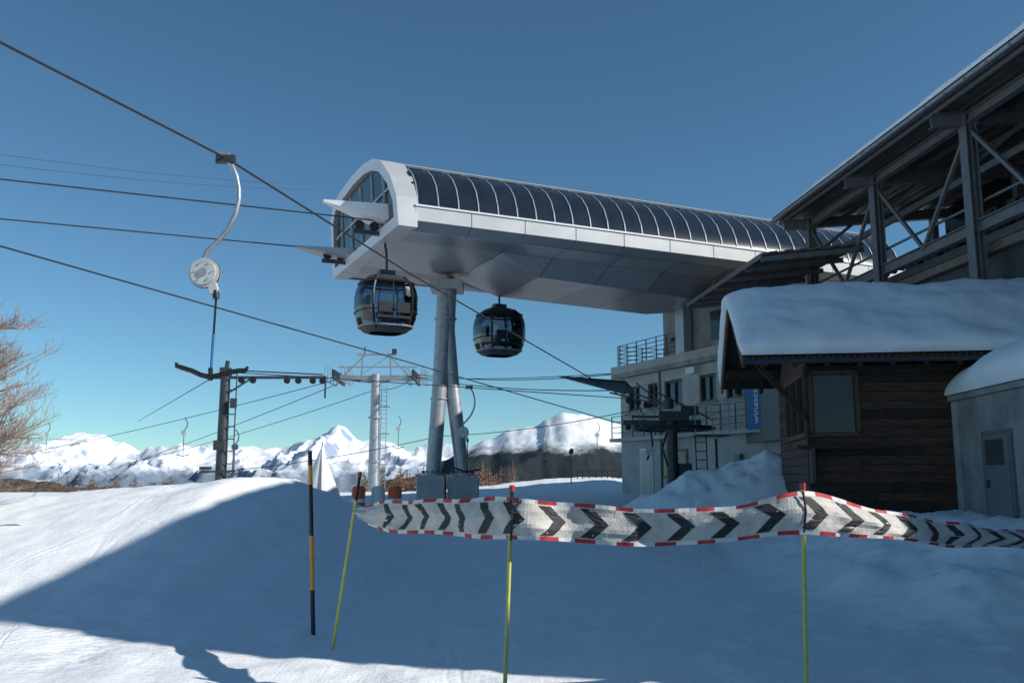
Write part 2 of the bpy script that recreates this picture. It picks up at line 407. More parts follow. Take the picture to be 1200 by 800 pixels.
# ------------------------------------------------------------------ gondola cabins
def cabin(px,py_,ztop,name):
    e=empty(name); Mx=frame_m((px,py_),(.9079,.4192),ztop-1.95)
    lv=[(.0,.50),(.05,.66),(.18,.80),(.45,.90),(.8,.95),(1.15,.955),(1.45,.90),(1.68,.78),(1.83,.60),(1.92,.36),(1.95,.0)]
    n=40
    def rad(an,sc,ex=3.2,ax=.98,ay=.84):
        c_,s2=math.cos(an),math.sin(an)
        r=(abs(c_/ax)**ex+abs(s2/ay)**ex)**(-1/ex); return (r*c_*sc/.95,r*s2*sc/.95)
    sh=B(Mx); 
    for (z0,s0),(z1,s1) in zip(lv,lv[1:]):
        for i in range(n):
            a0=2*math.pi*i/n+.01;a1=2*math.pi*(i+1)/n+.01
            P=[(*rad(a0,s0),z0),(*rad(a1,s0),z0),(*rad(a1,s1),z1),(*rad(a0,s1),z1)]
            mt='cglass' if .17<z0<1.6 else ('seat' if z0<.1 else 'dsteel')
            if z0>1.6: mt='dsteel'
            sh.add(P,[(0,1,2,3)],mt)
    sh.done('shell',e,smooth=True)
    fm=B(Mx)
    def rib(an,w,z0,z1,mt,off=1.012):
        pts=[]
        for i in range(9):
            z=z0+(z1-z0)*i/8
            for (za,sa),(zb,sb) in zip(lv,lv[1:]):
                if za<=z<=zb: sc=sa+(sb-sa)*(z-za)/(zb-za)
            x,y=rad(an,sc*off); pts.append((x,y,z))
        fm.tube(pts,w,mt,6)
    for an in (50,130,-50,-130): rib(R(an),.045,.1,1.8,'black')
    for an in (90,-90): rib(R(an),.018,.2,1.7,'black')
    for z,sc,mt,r_ in ((.20,.81,'steel',.03),(.66,.935,'black',.022),(1.62,.825,'black',.04)):
        fm.tube([(*rad(2*math.pi*i/48,sc*1.01),z) for i in range(49)],r_,mt,6,False)
    for sy in(-1,1):
        fm.box((0,sy*.90,.42),(1.1,.06,.08),'black')
        fm.box((-.3,sy*.93,.72),(.42,.08,.34),'black'); fm.box((.3,sy*.93,.72),(.42,.08,.34),'black')
    fm.done('frame',e)
    se=B(Mx)
    for sx in(-1,1):
        se.box((sx*.55,0,.55),(.35,1.2,.1),'seat'); se.box((sx*.72,0,.85),(.08,1.2,.55),'seat')
    se.box((0,0,.16),(1.2,1.1,.06),'seat'); se.done('seats',e)
    hg=B(Mx); H=10.0-(ztop-1.95)
    hg.box((0,0,2.02),(.5,.34,.12),'dsteel')
    hg.tube([(0,0,2.0),(0,0,2.35),(0,.06,2.7),(0,.22,3.0),(0,.25,H-.35),(0,.12,H-.12),(0,0,H-.02)],.042,'dsteel',10)
    hg.box((0,0,H),(.62,.16,.14),'steel'); hg.box((0,.14,H+.1),(.35,.16,.1),'dsteel')
    for sx in(-.22,.22): hg.cyl((sx,.1,H+.16),(0,1,0),.06,.08,'black',12)
    hg.done('hanger',e,smooth=True,)
cabin(-4.11,28.67,8.27,'gondola_cabin'); cabin(-.51,35.17,8.42,'gondola_cabin')

# ------------------------------------------------------------------ ropes
def rope(name,pts,r=.022,sag=0,mt='cable'):
    P=[]
    for (a,b2) in zip(pts,pts[1:]):
        a=Vector(a);b2=Vector(b2)
        for i in range(12):
            t=i/12; q=a.lerp(b2,t); q.z-=sag*4*t*(1-t); P.append(q)
    P.append(Vector(pts[-1])); d=B(); d.tube(P,r,mt,6); return d.done(name,smooth=True)
n_=Vector((-.4192,.9079,0)); P0=Vector((-3.18,27,0))
for off in (1.9,6.3):
    p=P0+n_*off
    rope('gondola_haul_rope',[p-A*60+Vector((0,0,9.0)),p-A*24+Vector((0,0,9.75)),p-A*1.5+Vector((0,0,10.05)),p+A*14+Vector((0,0,10.05))],.024)
rope('t_bar_lift_rope',[(-7.1,4,6.55),(-5.66,9.3,6.46),(-4.2,12.6,6.34),(-2.18,18.6,6.0),(4.0,33,4.72)],.017)
rope('t_bar_lift_rope',[(-11.5,4,5.6),(-7.64,13,5.12),(-3.35,20.5,4.62),(4.39,33,3.56)],.015)
for dz in (0,.5):
    rope('telephone_line',[(-24.5,40,16.2+dz),(-17.8,90,31.6+dz),(-10,130,40)],.011,.5)
rope('lift_rope',[(-30,72,6.2),(-9.1,28,5.0),(-6.0,28.3,4.85),(4.4,31,4.4)],.017,.0)
rope('lift_rope',[(-62,110,4.2),(-11.6,60,8.3),(-6.3,60,8.6),(5.4,42,6.6)],.026,.35)
rope('lift_rope',[(-58,125,2.0),(-10.9,60,8.3),(-7.2,60,8.5),(5.8,41,5.7)],.026,.35)
rope('lift_rope',[(-34,80,3.0),(-9.1,60,7.6),(-6.6,60,8.4),(9.0,36,6.3)],.022,.3)
rope('lift_rope',[(-14,40,1.9),(-3,37,3.4),(5.0,31,4.2)],.015,.2)

def tbar(name,top,s=1.,blue=True):
    b=B(Matrix.Translation(top)@Matrix.Scale(s,4))
    b.box((0,0,-.02),(.28,.08,.12),'dsteel'); b.box((-.04,0,.06),(.16,.07,.06),'steel')
    b.tube([(.0,0,-.02),(.10,0,-.12),(.17,0,-.28),(.21,0,-.46),(.22,0,-.64),(.18,0,-.86),(.08,0,-1.08),(-.06,0,-1.26),(-.20,0,-1.40),(-.24,0,-1.50)],.032,'steel',10)
    c=(-.22,0,-1.73)
    b.cyl(c,(0,1,0),.215,.10,'drum',40); b.cyl((c[0],-.07,c[2]),(0,1,0),.18,.05,'drum',40); b.cyl((c[0],-.10,c[2]),(0,1,0),.06,.03,'steel',20)
    b.cyl((c[0],.07,c[2]),(0,1,0),.18,.05,'drum',40)
    b.cyl((c[0],0,c[2]),(0,1,0),.222,.03,'black',40)
    for q in range(6):
        an=q*math.pi/3; b.cyl((c[0]+.13*math.cos(an),-.098,c[2]+.13*math.sin(an)),(0,1,0),.012,.02,'steel',8)
    b.box((-.10,0,-1.9),(.12,.09,.26),'drum',Matrix.Rotation(R(-18),3,'Y'))
    b.tube([(-.05,0,-1.98),(-.04,0,-2.1)],.05,'black',10)
    b.tube([(-.04,0,-2.05),(-.05,0,-2.65)],.017,'black',8)
    b.tube([(-.05,0,-2.62),(-.06,0,-3.12)],.021,'bluet' if blue else 'black',8)
    b.tube([(-.07,0,-3.10),(-.06,0,-3.28)],.035,'black',8)
    b.tube([(-.56,0,-3.02),(-.55,0,-3.07),(-.46,0,-3.10),(-.33,0,-3.14),(-.2,0,-3.2),(-.07,0,-3.23),(.06,0,-3.2),(.2,0,-3.16),(.34,0,-3.14),(.43,0,-3.13),(.46,0,-3.08)],
           [.02,.033,.036,.036,.036,.04,.036,.036,.036,.033,.02],'black',10)
    b.done(name,smooth=True)
tbar('t_bar_hanger',Vector((-4.2,12.6,6.34)))
tbar('t_bar_hanger',Vector((-1.15,23.95,4.12)),.7,False)
for (x,y,z) in ((-17.5,48,4.9),(-12.6,41,3.9),(-31,60,5.4),(2.1,55,4.9),(5.2,55,5.1),(-7.2,57,5.6)):
    b=B(Matrix.Translation((x,y,z)))
    b.tube([(0,0,.0),(.16,0,-.25),(.14,0,-.5),(0,0,-.7)],.025,'dsteel',6); b.cyl((0,0,-.8),(0,1,0),.15,.1,'drum',16)
    b.tube([(0,0,-.9),(0,0,-2.0)],.02,'dsteel',6); b.tube([(-.35,0,-1.95),(0,0,-2.05),(.35,0,-1.95)],.025,'dsteel',6)
    b.done('t_bar_hanger')

b=B(Matrix.Translation((-9.0,28,0)))
b.tube([(0,0,-.3),(0,0,4.9)],[.19,.15],'dsteel',14)
b.box((0,0,5.0),(.30,.3,.26),'dsteel'); b.tube([(0,0,5.0),(.05,0,5.35)],.07,'dsteel',8)
for i in range(11): b.tube([(.16,-.14,1.0+i*.38),(.40,-.14,1.0+i*.38)],.02,'dsteel',6)
b.tube([(.40,-.14,.6),(.40,-.14,5.1)],.02,'dsteel',6)
b.beam((-.5,0,4.82),(3.1,.3,4.86),.08,.09,'dsteel')
b.beam((.2,0,5.05),(3.0,.3,4.95),.04,.04,'dsteel')
for x in (.5,.85,1.9,2.25,2.7,3.0): b.cyl((x,-.02+x*.08,4.74),(0,1,0),.10,.07,'black',14)
b.tube([(3.08,.3,4.9),(3.08,.3,4.2)],.03,'dsteel',6)
b.box((0,-.25,2.7),(.34,.2,.3),'dsteel'); b.tube([(-.6,-.2,1.9),(.5,-.2,1.9)],.03,'dsteel',6); b.box((-.4,-.25,2.0),(.3,.25,.1),'dsteel')
b.box((.35,-.2,4.0),(.18,.12,.3),'dsteel'); b.beam((-.1,0,4.2),(.8,.05,4.8),.05,.05,'dsteel')
b.done('t_bar_lift_tower',smooth=True)

b=B(Matrix.Translation((-9.15,60,0)))
b.tube([(0,0,-.5),(0,0,8.6)],[.42,.30],'steel',20)
for z in (2.8,5.7): b.cyl((0,0,z),(0,0,1),.48,.1,'steel',20)
b.beam((-2.9,0,8.35),(3.1,0,8.35),.28,.36,'steel')
b.beam((-2.6,.0,9.1),(2.8,.0,9.1),.08,.08,'steel')
for x in (-2.5,2.7): 
    for dy in(-1.6,1.6): b.beam((x,-0,8.6),(x,dy,8.35),.1,.1,'dsteel')
    b.beam((x,-2.1,8.25),(x,2.1,8.15),.12,.3,'dsteel')
    for q in range(8): b.cyl((x,-1.9+q*.54,8.5),(1,0,0),.22,.12,'black',14)
    for dx in(-.55,.55):
        b.beam((x+dx,-2,8.0),(x+dx,2,8.0),.05,.05,'steel'); b.beam((x+dx,-2,9.0),(x+dx,2,9.0),.04,.04,'steel')
        for q in range(5): b.beam((x+dx,-2+q,8.0),(x+dx,-2+q,9.0),.04,.04,'steel')
for sx in(-1,1): b.beam((sx*2.2,0,8.5),(sx*.8,0,9.9),.09,.09,'steel')
b.beam((-1.0,0,8.5),(-.9,0,10.0),.10,.10,'steel'); b.beam((1.0,0,8.5),(.9,0,10.0),.10,.10,'steel'); b.beam((-1.3,0,9.95),(1.3,0,9.95),.12,.12,'steel')
b.beam((-1,0,8.6),(.9,0,9.9),.05,.05,'steel'); b.tube([(-.8,0,9.9),(-.8,0,10.5)],.04,'dsteel',6); b.box((1.2,0,10.15),(.3,.3,.35),'dsteel')
for x in (.42,.78): b.beam((x,-.25,.3),(x,-.25,8.4),.04,.04,'steel')
for i in range(26): b.beam((.42,-.25,.5+i*.3),(.78,-.25,.5+i*.3),.03,.03,'steel')
for z in(2.6,4.6,6.4): b.tube([(.36,-.2,z),(.9,-.7,z),(1.0,-.3,z),(.5,.1,z)],.03,'steel',6)
b.done('gondola_lift_tower',smooth=True)

# ------------------------------------------------------------------ T-bar drive station
b=B(Matrix.Translation((0,0,-.22)))
b.tube([(5.32,30,.3),(5.32,30,4.1)],.20,'dsteel',16)
b.box((5.35,30,3.95),(1.0,.8,.32),'dsteel'); b.box((5.0,30,3.75),(2.6,.2,.16),'dsteel')
b.box((5.9,30,4.15),(.6,.5,.3),'dsteel'); b.cyl((5.2,29.8,4.35),(0,0,1),.18,.3,'dsteel',18)
rm=[(5.4+1.3*math.cos(a*math.pi/16),30+1.3*math.sin(a*math.pi/16),3.55) for a in range(33)]
b.tube(rm,.06,'black',8,False)
for a in range(6): b.beam((5.4,30,3.55),(5.4+1.3*math.cos(a*math.pi/3),30+1.3*math.sin(a*math.pi/3),3.55),.06,.06,'dsteel')
b.cyl((5.4,30,3.55),(0,0,1),.2,.25,'dsteel',18)
for sx in(-1,1):
    b.beam((5.3+sx*1.45,29.2,4.05),(5.3+sx*1.45,30.8,4.05),.05,.05,'dsteel')
b.box((6.5,29.7,3.3),(1.2,1.1,.05),'dsteel')
for x in(5.95,6.5,7.05): b.beam((x,29.15,3.3),(x,29.15,4.3),.03,.03,'steel')
for z in(3.8,4.3): b.beam((5.95,29.15,z),(7.05,29.15,z),.03,.03,'steel')
for x in(5.95,6.3): b.beam((x,29.1,.9),(x,29.25,3.3),.04,.04,'dsteel')
for i in range(8): b.beam((5.95,29.15,1.1+i*.28),(6.3,29.15,1.1+i*.28),.03,.03,'dsteel')
b.beam((6.7,29.6,3.2),(6.7,29.6,1.),.08,.08,'dsteel')
b.beam((4.0,30,3.95),(5,30,3.95),.08,.08,'dsteel'); b.beam((3.4,31,4.85),(5.2,30,4.3),.06,.06,'dsteel')
b.beam((4.6,30,4.9),(6.6,30,3.9),.05,.05,'dsteel'); b.beam((4.2,30.2,5.1),(5.3,30,4.2),.05,.05,'dsteel')
for i in range(5): b.cyl((3.9+i*.28,30.1-i*.02,3.6),(0,1,0),.10,.06,'black',12)
for i in range(3): b.cyl((4.0+i*.3,30.6,4.55-i*.08),(0,1,0),.12,.06,'black',12)
b.tube([(4.55,29.6,3.6),(4.6,29.5,3.0),(4.4,29.4,2.5)],.035,'black',8)
b.tube([(5.1,29.6,3.4),(4.9,29.4,2.9),(5.05,29.3,2.3)],.035,'black',8); b.cyl((4.5,29.4,2.8),(0,1,0),.15,.08,'drum',18)
b.box((5.7,29.8,2.1),(.4,.3,.6),'dsteel')
b.add([(1.6,30.5,5.38),(3.7,29.6,4.70),(4.3,31.5,5.0),(4.1,32.2,5.4),(1.6,30.5,5.34),(3.7,29.6,4.66),(4.3,31.5,4.94),(4.1,32.2,5.34)],[(0,1,2,3),(7,6,5,4),(0,4,5,1),(1,5,6,2),(2,6,7,3),(3,7,4,0)],'dsteel')
b.beam((3.9,31,4.95),(5.3,30,4.3),.06,.06,'dsteel')
b.done('t_bar_drive_station')

# ------------------------------------------------------------------ concrete station building
cb=empty('concrete_building')
BM=Matrix(((.4192,.9079,0,5.1),(-.9079,.4192,0,42),(0,0,1,0),(0,0,0,1)))
w=B(BM); Lb=12.5
wins=[(.7,1.7),(2.3,3.1),(3.6,4.9),(6.1,7.2),(7.8,9.0)]
w.bx(0,Lb,0,.3,.2,2.0,'concrete')
w.bx(0,Lb,0,.3,2.0,4.75,'concrete'); w.bx(0,Lb,0,.3,5.85,6.3,'concrete')
x=0
for a_,b_ in wins: w.bx(x,a_,0,.3,4.75,5.85,'concrete'); x=b_
w.bx(x,Lb,0,.3,4.75,5.85,'concrete')
w.bx(0,.3,.3,9,.2,6.3,'concrete'); w.bx(Lb-.3,Lb,.3,9,.2,6.3,'concrete'); w.bx(.3,Lb-.3,8.7,9,.2,6.3,'concrete')
w.done('walls',cb)
s2=B(BM); s2.bx(-.25,Lb,-.35,9.2,6.3,6.5,'concd'); s2.bx(-.25,Lb,-.35,-.15,6.5,6.85,'concrete'); s2.bx(-.25,-.05,-.15,9.2,6.5,6.85,'concrete')
s2.bx(-.15,Lb,-.55,-.002,3.35,3.5,'concrete')
s2.done('roof_slab',cb)
g=B(BM)
for a_,b_ in wins:
    g.bx(a_,b_,.16,.19,4.75,5.85,'wglass')
    for q in(a_+.04,(a_+b_)/2,b_-.04): g.bx(q-.03,q+.03,.08,.158,4.75,5.85,'dsteel')
    g.bx(a_,b_,.09,.157,4.78,4.84,'dsteel'); g.bx(a_,b_,.09,.157,5.76,5.82,'dsteel')
    g.bx(a_-.08,b_+.08,-.08,.1,4.66,4.748,'concd')
g.bx(1.6,2.6,-.04,-.004,.9,3.0,'white'); g.bx(1.68,2.52,-.06,-.042,1.0,2.92,'hull2')
g.bx(3.4,5.2,-.04,-.004,1.7,2.9,'dsteel'); g.bx(3.5,5.1,-.06,-.042,1.8,2.8,'wglass')
g.bx(9.2,11.6,-.04,-.004,3.5,5.6,'dsteel'); g.bx(9.3,10.3,-.06,-.042,3.55,5.5,'wglass'); g.bx(10.4,11.5,-.06,-.042,3.55,5.5,'wglass')
g.done('windows',cb)
rl=B(BM)
def rail(bd,p,q,h_,n,mt,nh=3):
    p=Vector(p);q=Vector(q)
    for i in range(n+1): 
        c=p.lerp(q,i/n); bd.beam(c,c+Vector((0,0,h_)),.04,.04,mt,up=(0,1,0))
    for j in range(1,nh+1): bd.beam(p+Vector((0,0,h_*j/nh)),q+Vector((0,0,h_*j/nh)),.03,.03,mt)
rail(rl,(0,-.1,6.85),(4.8,-.1,6.85),1.0,6,'dsteel',5); rail(rl,(0,0,6.85),(0,5,6.85),1.0,4,'dsteel',5)
rail(rl,(0,-.5,3.5),(Lb,-.5,3.5),1.0,14,'dsteel',4)
rl.done('railings',cb)
ms=B(BM)
ms.bx(6,6.5,2,2.5,6.5,7.6,'concd'); ms.tube([(7.2,1,6.5),(7.2,1,8.4)],.04,'dsteel',6)
ms.tube([(11,-.1,1),(11,-.1,6.3)],.06,'dsteel',8); ms.bx(8.4,8.7,-.2,-.004,2,2.6,'frame')
ms.bx(5.5,6.1,-.25,-.004,5.95,6.2,'cladw'); ms.tube([(3.3,-.05,1),(3.3,-.05,6.3)],.045,'frame',8)
ms.done('fittings',cb)
tb=B(SM); tb.bx(14.0,20.5,1.8,6.8,6.0,8.95,'concd'); tb.bx(13.6,20.6,1.5,7,6.3,6.6,'concrete'); tb.bx(13.96,13.998,2.4,3.4,7.2,8.4,'wglass'); tb.bx(13.5,13.9,4.6,5.2,6.6,8.95,'hull')
tb.bx(14.6,16,1.76,1.798,7.2,8.4,'wglass')
tb.done('tail_support_block',st)
bb=B(BM); bb.bx(9.75,10.75,-.62,-.60,3.45,5.5,'bluet'); bb.bx(9.7,10.8,-.63,-.59,5.5,5.55,'dsteel'); ban=bb.done('blue_banner')
def text_obj(s_,size,mtx,mt,parent,name='lettering'):
    cu=bpy.data.curves.new('t','FONT'); cu.body=s_; cu.size=size; cu.align_x='CENTER'; cu.align_y='CENTER'; cu.extrude=.002
    o=bpy.data.objects.new('t',cu); scene.collection.objects.link(o); bpy.context.view_layer.update()
    me=bpy.data.meshes.new_from_object(o.evaluated_get(bpy.context.evaluated_depsgraph_get())); bpy.data.objects.remove(o)
    me.transform(mtx); me.materials.clear(); me.materials.append(M[mt]); q=bpy.data.objects.new(name,me); scene.collection.objects.link(q); q.parent=parent
TM=BM@Matrix.Translation((10.25,-.632,4.48))@Matrix(((0,-1,0,0),(0,0,-1,0),(1,0,0,0),(0,0,0,1)))
text_obj('winascom',.42,TM,'white',ban)

def person(loc,ang):
    J=[((0,0,.95),.13),((0,0,1.15),.125),((0,.01,1.38),.15),((0,0,1.5),.06),((0,-.02,1.62),.095),((0,-.02,1.72),.08),
       ((.11,0,.88),.10),((.12,-.02,.5),.075),((.12,.02,.08),.055),((.12,-.14,.04),.045),
       ((-.11,0,.88),.10),((-.13,-.05,.5),.075),((-.14,.02,.08),.055),((-.14,-.14,.04),.045),
       ((.2,0,1.4),.07),((.27,-.05,1.15),.055),((.22,-.3,1.05),.042),((.18,-.38,1.06),.04),
       ((-.2,0,1.4),.07),((-.28,-.05,1.15),.055),((-.22,-.3,1.05),.042),((-.18,-.38,1.06),.04)]
    E=[(0,1),(1,2),(2,3),(3,4),(4,5),(0,6),(6,7),(7,8),(8,9),(0,10),(10,11),(11,12),(12,13),(2,14),(14,15),(15,16),(16,17),(2,18),(18,19),(19,20),(20,21)]
    me=bpy.data.meshes.new('person'); me.from_pydata([j[0] for j in J],E,[]); o=bpy.data.objects.new('person',me); scene.collection.objects.link(o)
    md=o.modifiers.new('s','SKIN'); sv=me.skin_vertices[0].data
    for i,j in enumerate(J): sv[i].radius=(j[1],j[1])
    sv[0].use_root=True
    o.modifiers.new('ss','SUBSURF').levels=1
    me.materials.append(M['cloth']); o.location=loc; o.rotation_euler=(0,0,ang)
    f=B(); f.cyl((0,-.05,1.63),(0,1,0),.075,.11,'skin',14); f.box((0,-.115,1.62),(.025,.03,.05),'skin'); f.tube([(0,-.02,1.68),(0,-.02,1.76),(0,-.02,1.79)],[.105,.09,.03],'cloth',14)
    f.done('face_and_hat',o,smooth=True)
pp=BM@Vector((4.55,.25,6.5)); person((pp.x,pp.y,6.5),R(-65))

# ------------------------------------------------------------------ snow caps
def snow_cap(bd,base,T,nu,nv,seed=0,p=10,amp=.05,over=.12):
    V=[]
    for j in range(nv+1):
        for i in range(nu+1):
            u=i/nu;v_=j/nv
            u=.5-.5*math.cos(math.pi*u); v_=.5-.5*math.cos(math.pi*v_)
            e=max(0,1-abs(2*u-1)**p*1.0)**.5*max(0,1-abs(2*v_-1)**p)**.5
            P=Vector(base(u,v_)); C=Vector(base(.5+(u-.5)*.9,.5+(v_-.5)*.9))
            out=(P-C); out.z=0
            if out.length>1e-6: out.normalize()
            edge=max(abs(2*u-1),abs(2*v_-1))
            nn=fb(P.x*.8+seed,P.y*.8,0,3)
            bulge=math.sin(math.pi*min(1,e))*over*sm(edge,.7,1)*(1+.5*fb(P.x*1.3,P.y*1.3,seed,2))
            P+=out*bulge; P.z+=e*(T+amp*nn)+.02*fb(P.x*4,P.y*4,seed,3)*e
            V.append(P)
    n=nu+1
    bd.add(V,[(j*n+i,j*n+i+1,(j+1)*n+i+1,(j+1)*n+i) for j in range(nv) for i in range(nu)],'snow')

# ------------------------------------------------------------------ wooden hut
HM=frame_m((6.1,18.5),(.988,-.155)); hut=empty('wooden_hut')
W=6.2; D=4.2; ez=4.02; rz=5.78; oy=.85; ox=1.3
w=B(HM)
z=.5
while z<3.95:
    hgt=.185; 
    off=.0+random.uniform(-.008,.008)
    def seg(x0,x1): w.bx(x0,x1,off,off+.1,z,z+hgt-.012,'wood' if random.random()<.8 else 'wooddk')
    if z+hgt>2.62 and z<3.8:
        seg(0.0,.03); seg(1.02,W)
    else:
        xm=random.uniform(1.2,3.2); seg(0,xm-.004); seg(xm,W)
    def segl(y0,y1): w.bx(off,off+.1,y0,y1,z,z+hgt-.012,'wood' if random.random()<.8 else 'wooddk')
    if z+hgt>2.62 and z<3.8: segl(.1,.3); segl(2.9,D)
    else: segl(.1,D)
    z+=hgt
w.bx(.101,W,.101,.16,.4,2.6,'black'); w.bx(1.1,W,.101,.16,2.6,4.0,'black'); w.bx(.101,.16,.16,D,.4,2.6,'black')
w.bx(-.03,.13,-.03,.13,.4,4.0,'wooddk')
w.done('walls',hut)
w=B(HM); w.bx(.0,W,D-.1,D,.4,4.2,'wooddk'); w.bx(W-.1,W,0,D-.1,.4,4.2,'wooddk'); w.bx(.17,W-.1,.17,D-.1,.5,.6,'wooddk'); w.bx(1.6,W-.1,1.8,1.9,.6,4.0,'wooddk')
w.add([(.02,.0,3.95),(.02,D,3.95),(.02,D/2,5.6),(.12,.0,3.95),(.12,D,3.95),(.12,D/2,5.6)],[(0,2,1),(3,4,5),(0,1,4,3),(1,2,5,4),(2,0,3,5)],'wood')
w.done('rear_walls_and_gable',hut)
g=B(HM)
g.bx(.05,1.0,.05,.07,2.62,3.86,'wglass'); g.bx(.04,.06,.3,2.9,2.62,3.86,'wglass')
for x0 in (.03,.95): g.bx(x0,x0+.08,-.04,.09,2.58,3.9,'woodl')
g.bx(.03,1.03,-.04,.09,2.54,2.64,'woodl'); g.bx(.03,1.03,-.04,.09,3.82,3.9,'woodl'); g.bx(.10,.13,-.02,.04,2.6,3.86,'wooddk')
for y0 in (.2,1.1,2.0,2.85): g.bx(-.04,.09,y0,y0+.07,2.58,3.9,'woodl')
g.bx(-.04,.09,.2,2.9,2.54,2.64,'woodl'); g.bx(-.04,.09,.2,2.9,3.82,3.9,'woodl')
g.done('windows',hut)
g=B(HM); g.bx(-.25,1.6,-.30,-.05,2.28,2.36,'wooddk'); g.bx(-.02,.05,-.35,-.05,1.6,2.3,'woodl')
g.bx(1.6,W,-.10,-.02,1.5,1.58,'wooddk'); g.done('ledge',hut)
r=B(HM)
sl=(rz-ez)/(D/2+oy)
def rz_(y): return rz-abs(y-D/2)*sl
for y0,y1 in ((-oy,D/2),(D/2,D+oy)):
    z0,z1=rz_(y0),rz_(y1)
    vv=[(x,y,z+t) for x in(-ox,W+.5) for (y,z) in((y0,z0),(y1,z1)) for t in(0,.09)]
    r.add(vv,[(0,1,3,2),(4,6,7,5),(0,4,5,1),(2,3,7,6),(0,2,6,4),(1,5,7,3)],'wooddk')
for y0,y1 in ((-oy,D/2),(D/2,D+oy)):
    r.beam((-ox-.03,y0,rz_(y0)-.02),(-ox-.03,y1,rz_(y1)-.02),.05,.24,'woodl')
    x=-ox+.35
    while x<W+.4: r.beam((x,y0,rz_(y0)-.08),(x,y1,rz_(y1)-.08),.09,.13,'wooddk'); x+=.62
for y in (0.02,D/2,D-.02): r.beam((-ox+.02,y,rz_(y)-.24),(.0,y,rz_(y)-.24),.16,.2,'wooddk')
r.tube([(-ox,-oy-.05,ez-.02),(W+.5,-oy-.05,ez-.02)],.055,'dsteel',8)
r.beam((-ox+.25,.02,rz_(0)-.35),(0,.02,2.9),.1,.12,'wooddk')
r.done('roof',hut)
ic=B(HM)
x=-ox
while x<W+.4:
    l=random.uniform(.02,.09); ic.bx(x,x+.05,-oy-.02,-oy,ez-l,ez+.09,'woodl'); x+=.13
ic.done('eave_battens',hut)
sn=B(HM)
def hb(u,v_):
    y=-oy-.08+(D+2*oy+.16)*v_; t=abs(y-D/2); tt=math.sqrt(t*t+.12)-.1
    return (-ox-.06+(W+.5+ox+.1)*u, y, rz-tt*sl+.085+.03)
snow_cap(sn,hb,.42,110,80,3,12,.11,.15)
sn.done('roof_snow',hut,smooth=True)
hv=B(HM); hv.bx(-.02,2.7,-.35,-.03,.3,.95,'concd')
hv.done('plinth',hut)

# annex
AM=frame_m((6.1,18.5),(.9968,-.0801)); an=empty('concrete_annex')
w=B(AM); ax0=2.78
w.bx(ax0,ax0+3.6,-7.5,-.02,.3,3.22,'concd'); w.bx(ax0-.06,ax0+3.7,-7.6,-.02,3.22,3.34,'concd')
w.done('walls',an,bevel=.02)
w=B(AM); w.bx(ax0-.05,ax0-.002,-2.75,-1.6,.8,2.55,'frame'); w.bx(ax0-.065,ax0-.052,-2.66,-1.69,.8,2.46,'hull2')
for i in range(12): w.box((ax0-.08,-2.15,1.95+i*.038),(.03,.7,.012),'dsteel',Matrix.Rotation(R(25),3,'Y'))
w.box((ax0-.09,-1.85,1.6),(.05,.04,.14),'dsteel'); w.bx(ax0-.03,ax0-.002,-.5,-.3,.8,3.2,'concrete')
w.done('door',an)
sn=B(AM)
def ab(u,v_): 
    x=ax0-.1+3.9*u; y=-7.6+7.5*v_
    return (x,y,3.34+.25*math.sin(math.pi*u))
snow_cap(sn,ab,.78,50,70,9,5,.12,.15); sn.done('roof_snow',an,smooth=True)

# ------------------------------------------------------------------ big steel-roofed lift garage
gb=empty('lift_garage_building')
GM=Matrix(((.9957,-.0932,0,11.2),(.0932,.9957,0,21),(0,0,1,0),(0,0,0,1)))
posts=[-13.8,-9.2,-4.6,0,4.6,9.15]
f=B(GM)
y0=-16.25;y1=9.7
sr=.10
def rz2(x): return 10.62+(x+1)*sr
for y in posts:
    f.box((0,y,8.0),(.05,.26,5.0),'frame'); f.box((-.13,y,8.0),(.03,.3,5.0),'frame'); f.box((.13,y,8.0),(.03,.3,5.0),'frame')
    f.ibeam((-.95,y,rz2(-.95)-.30),(9,y,rz2(9)-.30),.22,.34,'frame')
    f.box((0,y,10.28),(.4,.4,.06),'frame'); f.beam((4.5,y,7.6),(4.5,y,rz2(4.5)-.4),.22,.22,'frame')
    f.beam((.1,y,9.3),(1.5,y,rz2(1.5)-.45),.1,.1,'frame')
f.ibeam((0,y0,10.42),(0,y1,10.42),.2,.26,'frame')
x=-.85
while x<9: f.beam((x,y0,rz2(x)-.06),(x,y1,rz2(x)-.06),.08,.14,'frame'); x+=1.1
for a_,b_ in zip(posts,posts[1:]):
    m_=(a_+b_)/2
    f.beam((.02,a_+.1,10.1),(.02,m_,7.75),.09,.09,'frame',up=(1,0,0)); f.beam((.02,b_-.1,10.1),(.02,m_,7.75),.09,.09,'frame',up=(1,0,0))
f.ibeam((0.05,y0,7.68),(0.05,y1,7.68),.2,.3,'frame'); f.beam((.4,y0,7.2),(.4,y1,7.2),.1,.2,'deck'); f.beam((.25,y0,8.35),(.25,y1,8.35),.05,.06,'frame')
f.beam((2.5,y0,8.3),(2.5,y1,8.3),.2,.25,'frame'); f.beam((4.5,y0,9.4),(4.5,y1,9.4),.16,.2,'frame'); f.beam((1.4,y0,9.75),(1.4,y1,9.75),.12,.18,'frame')
for y in [v_*.5 for v_ in range(-10,19)]: f.cyl((2.3,y,8.62),(1,0,0),.2,.09,'dsteel',12)
f.done('steel_frame',gb)
rf=B(GM)
k=int((9.5+1)/.25)
for i in range(k):
    xa=-1+i*.25; xb=xa+.25; dz=.03 if i%2 else 0
    vv=[(x,y,rz2(x)+dz+t) for x in(xa,xb) for y in(y0,y1) for t in(.02,.1)]
    rf.add(vv,[(0,1,3,2),(4,6,7,5),(0,4,5,1),(2,3,7,6),(0,2,6,4),(1,5,7,3)],'deck')
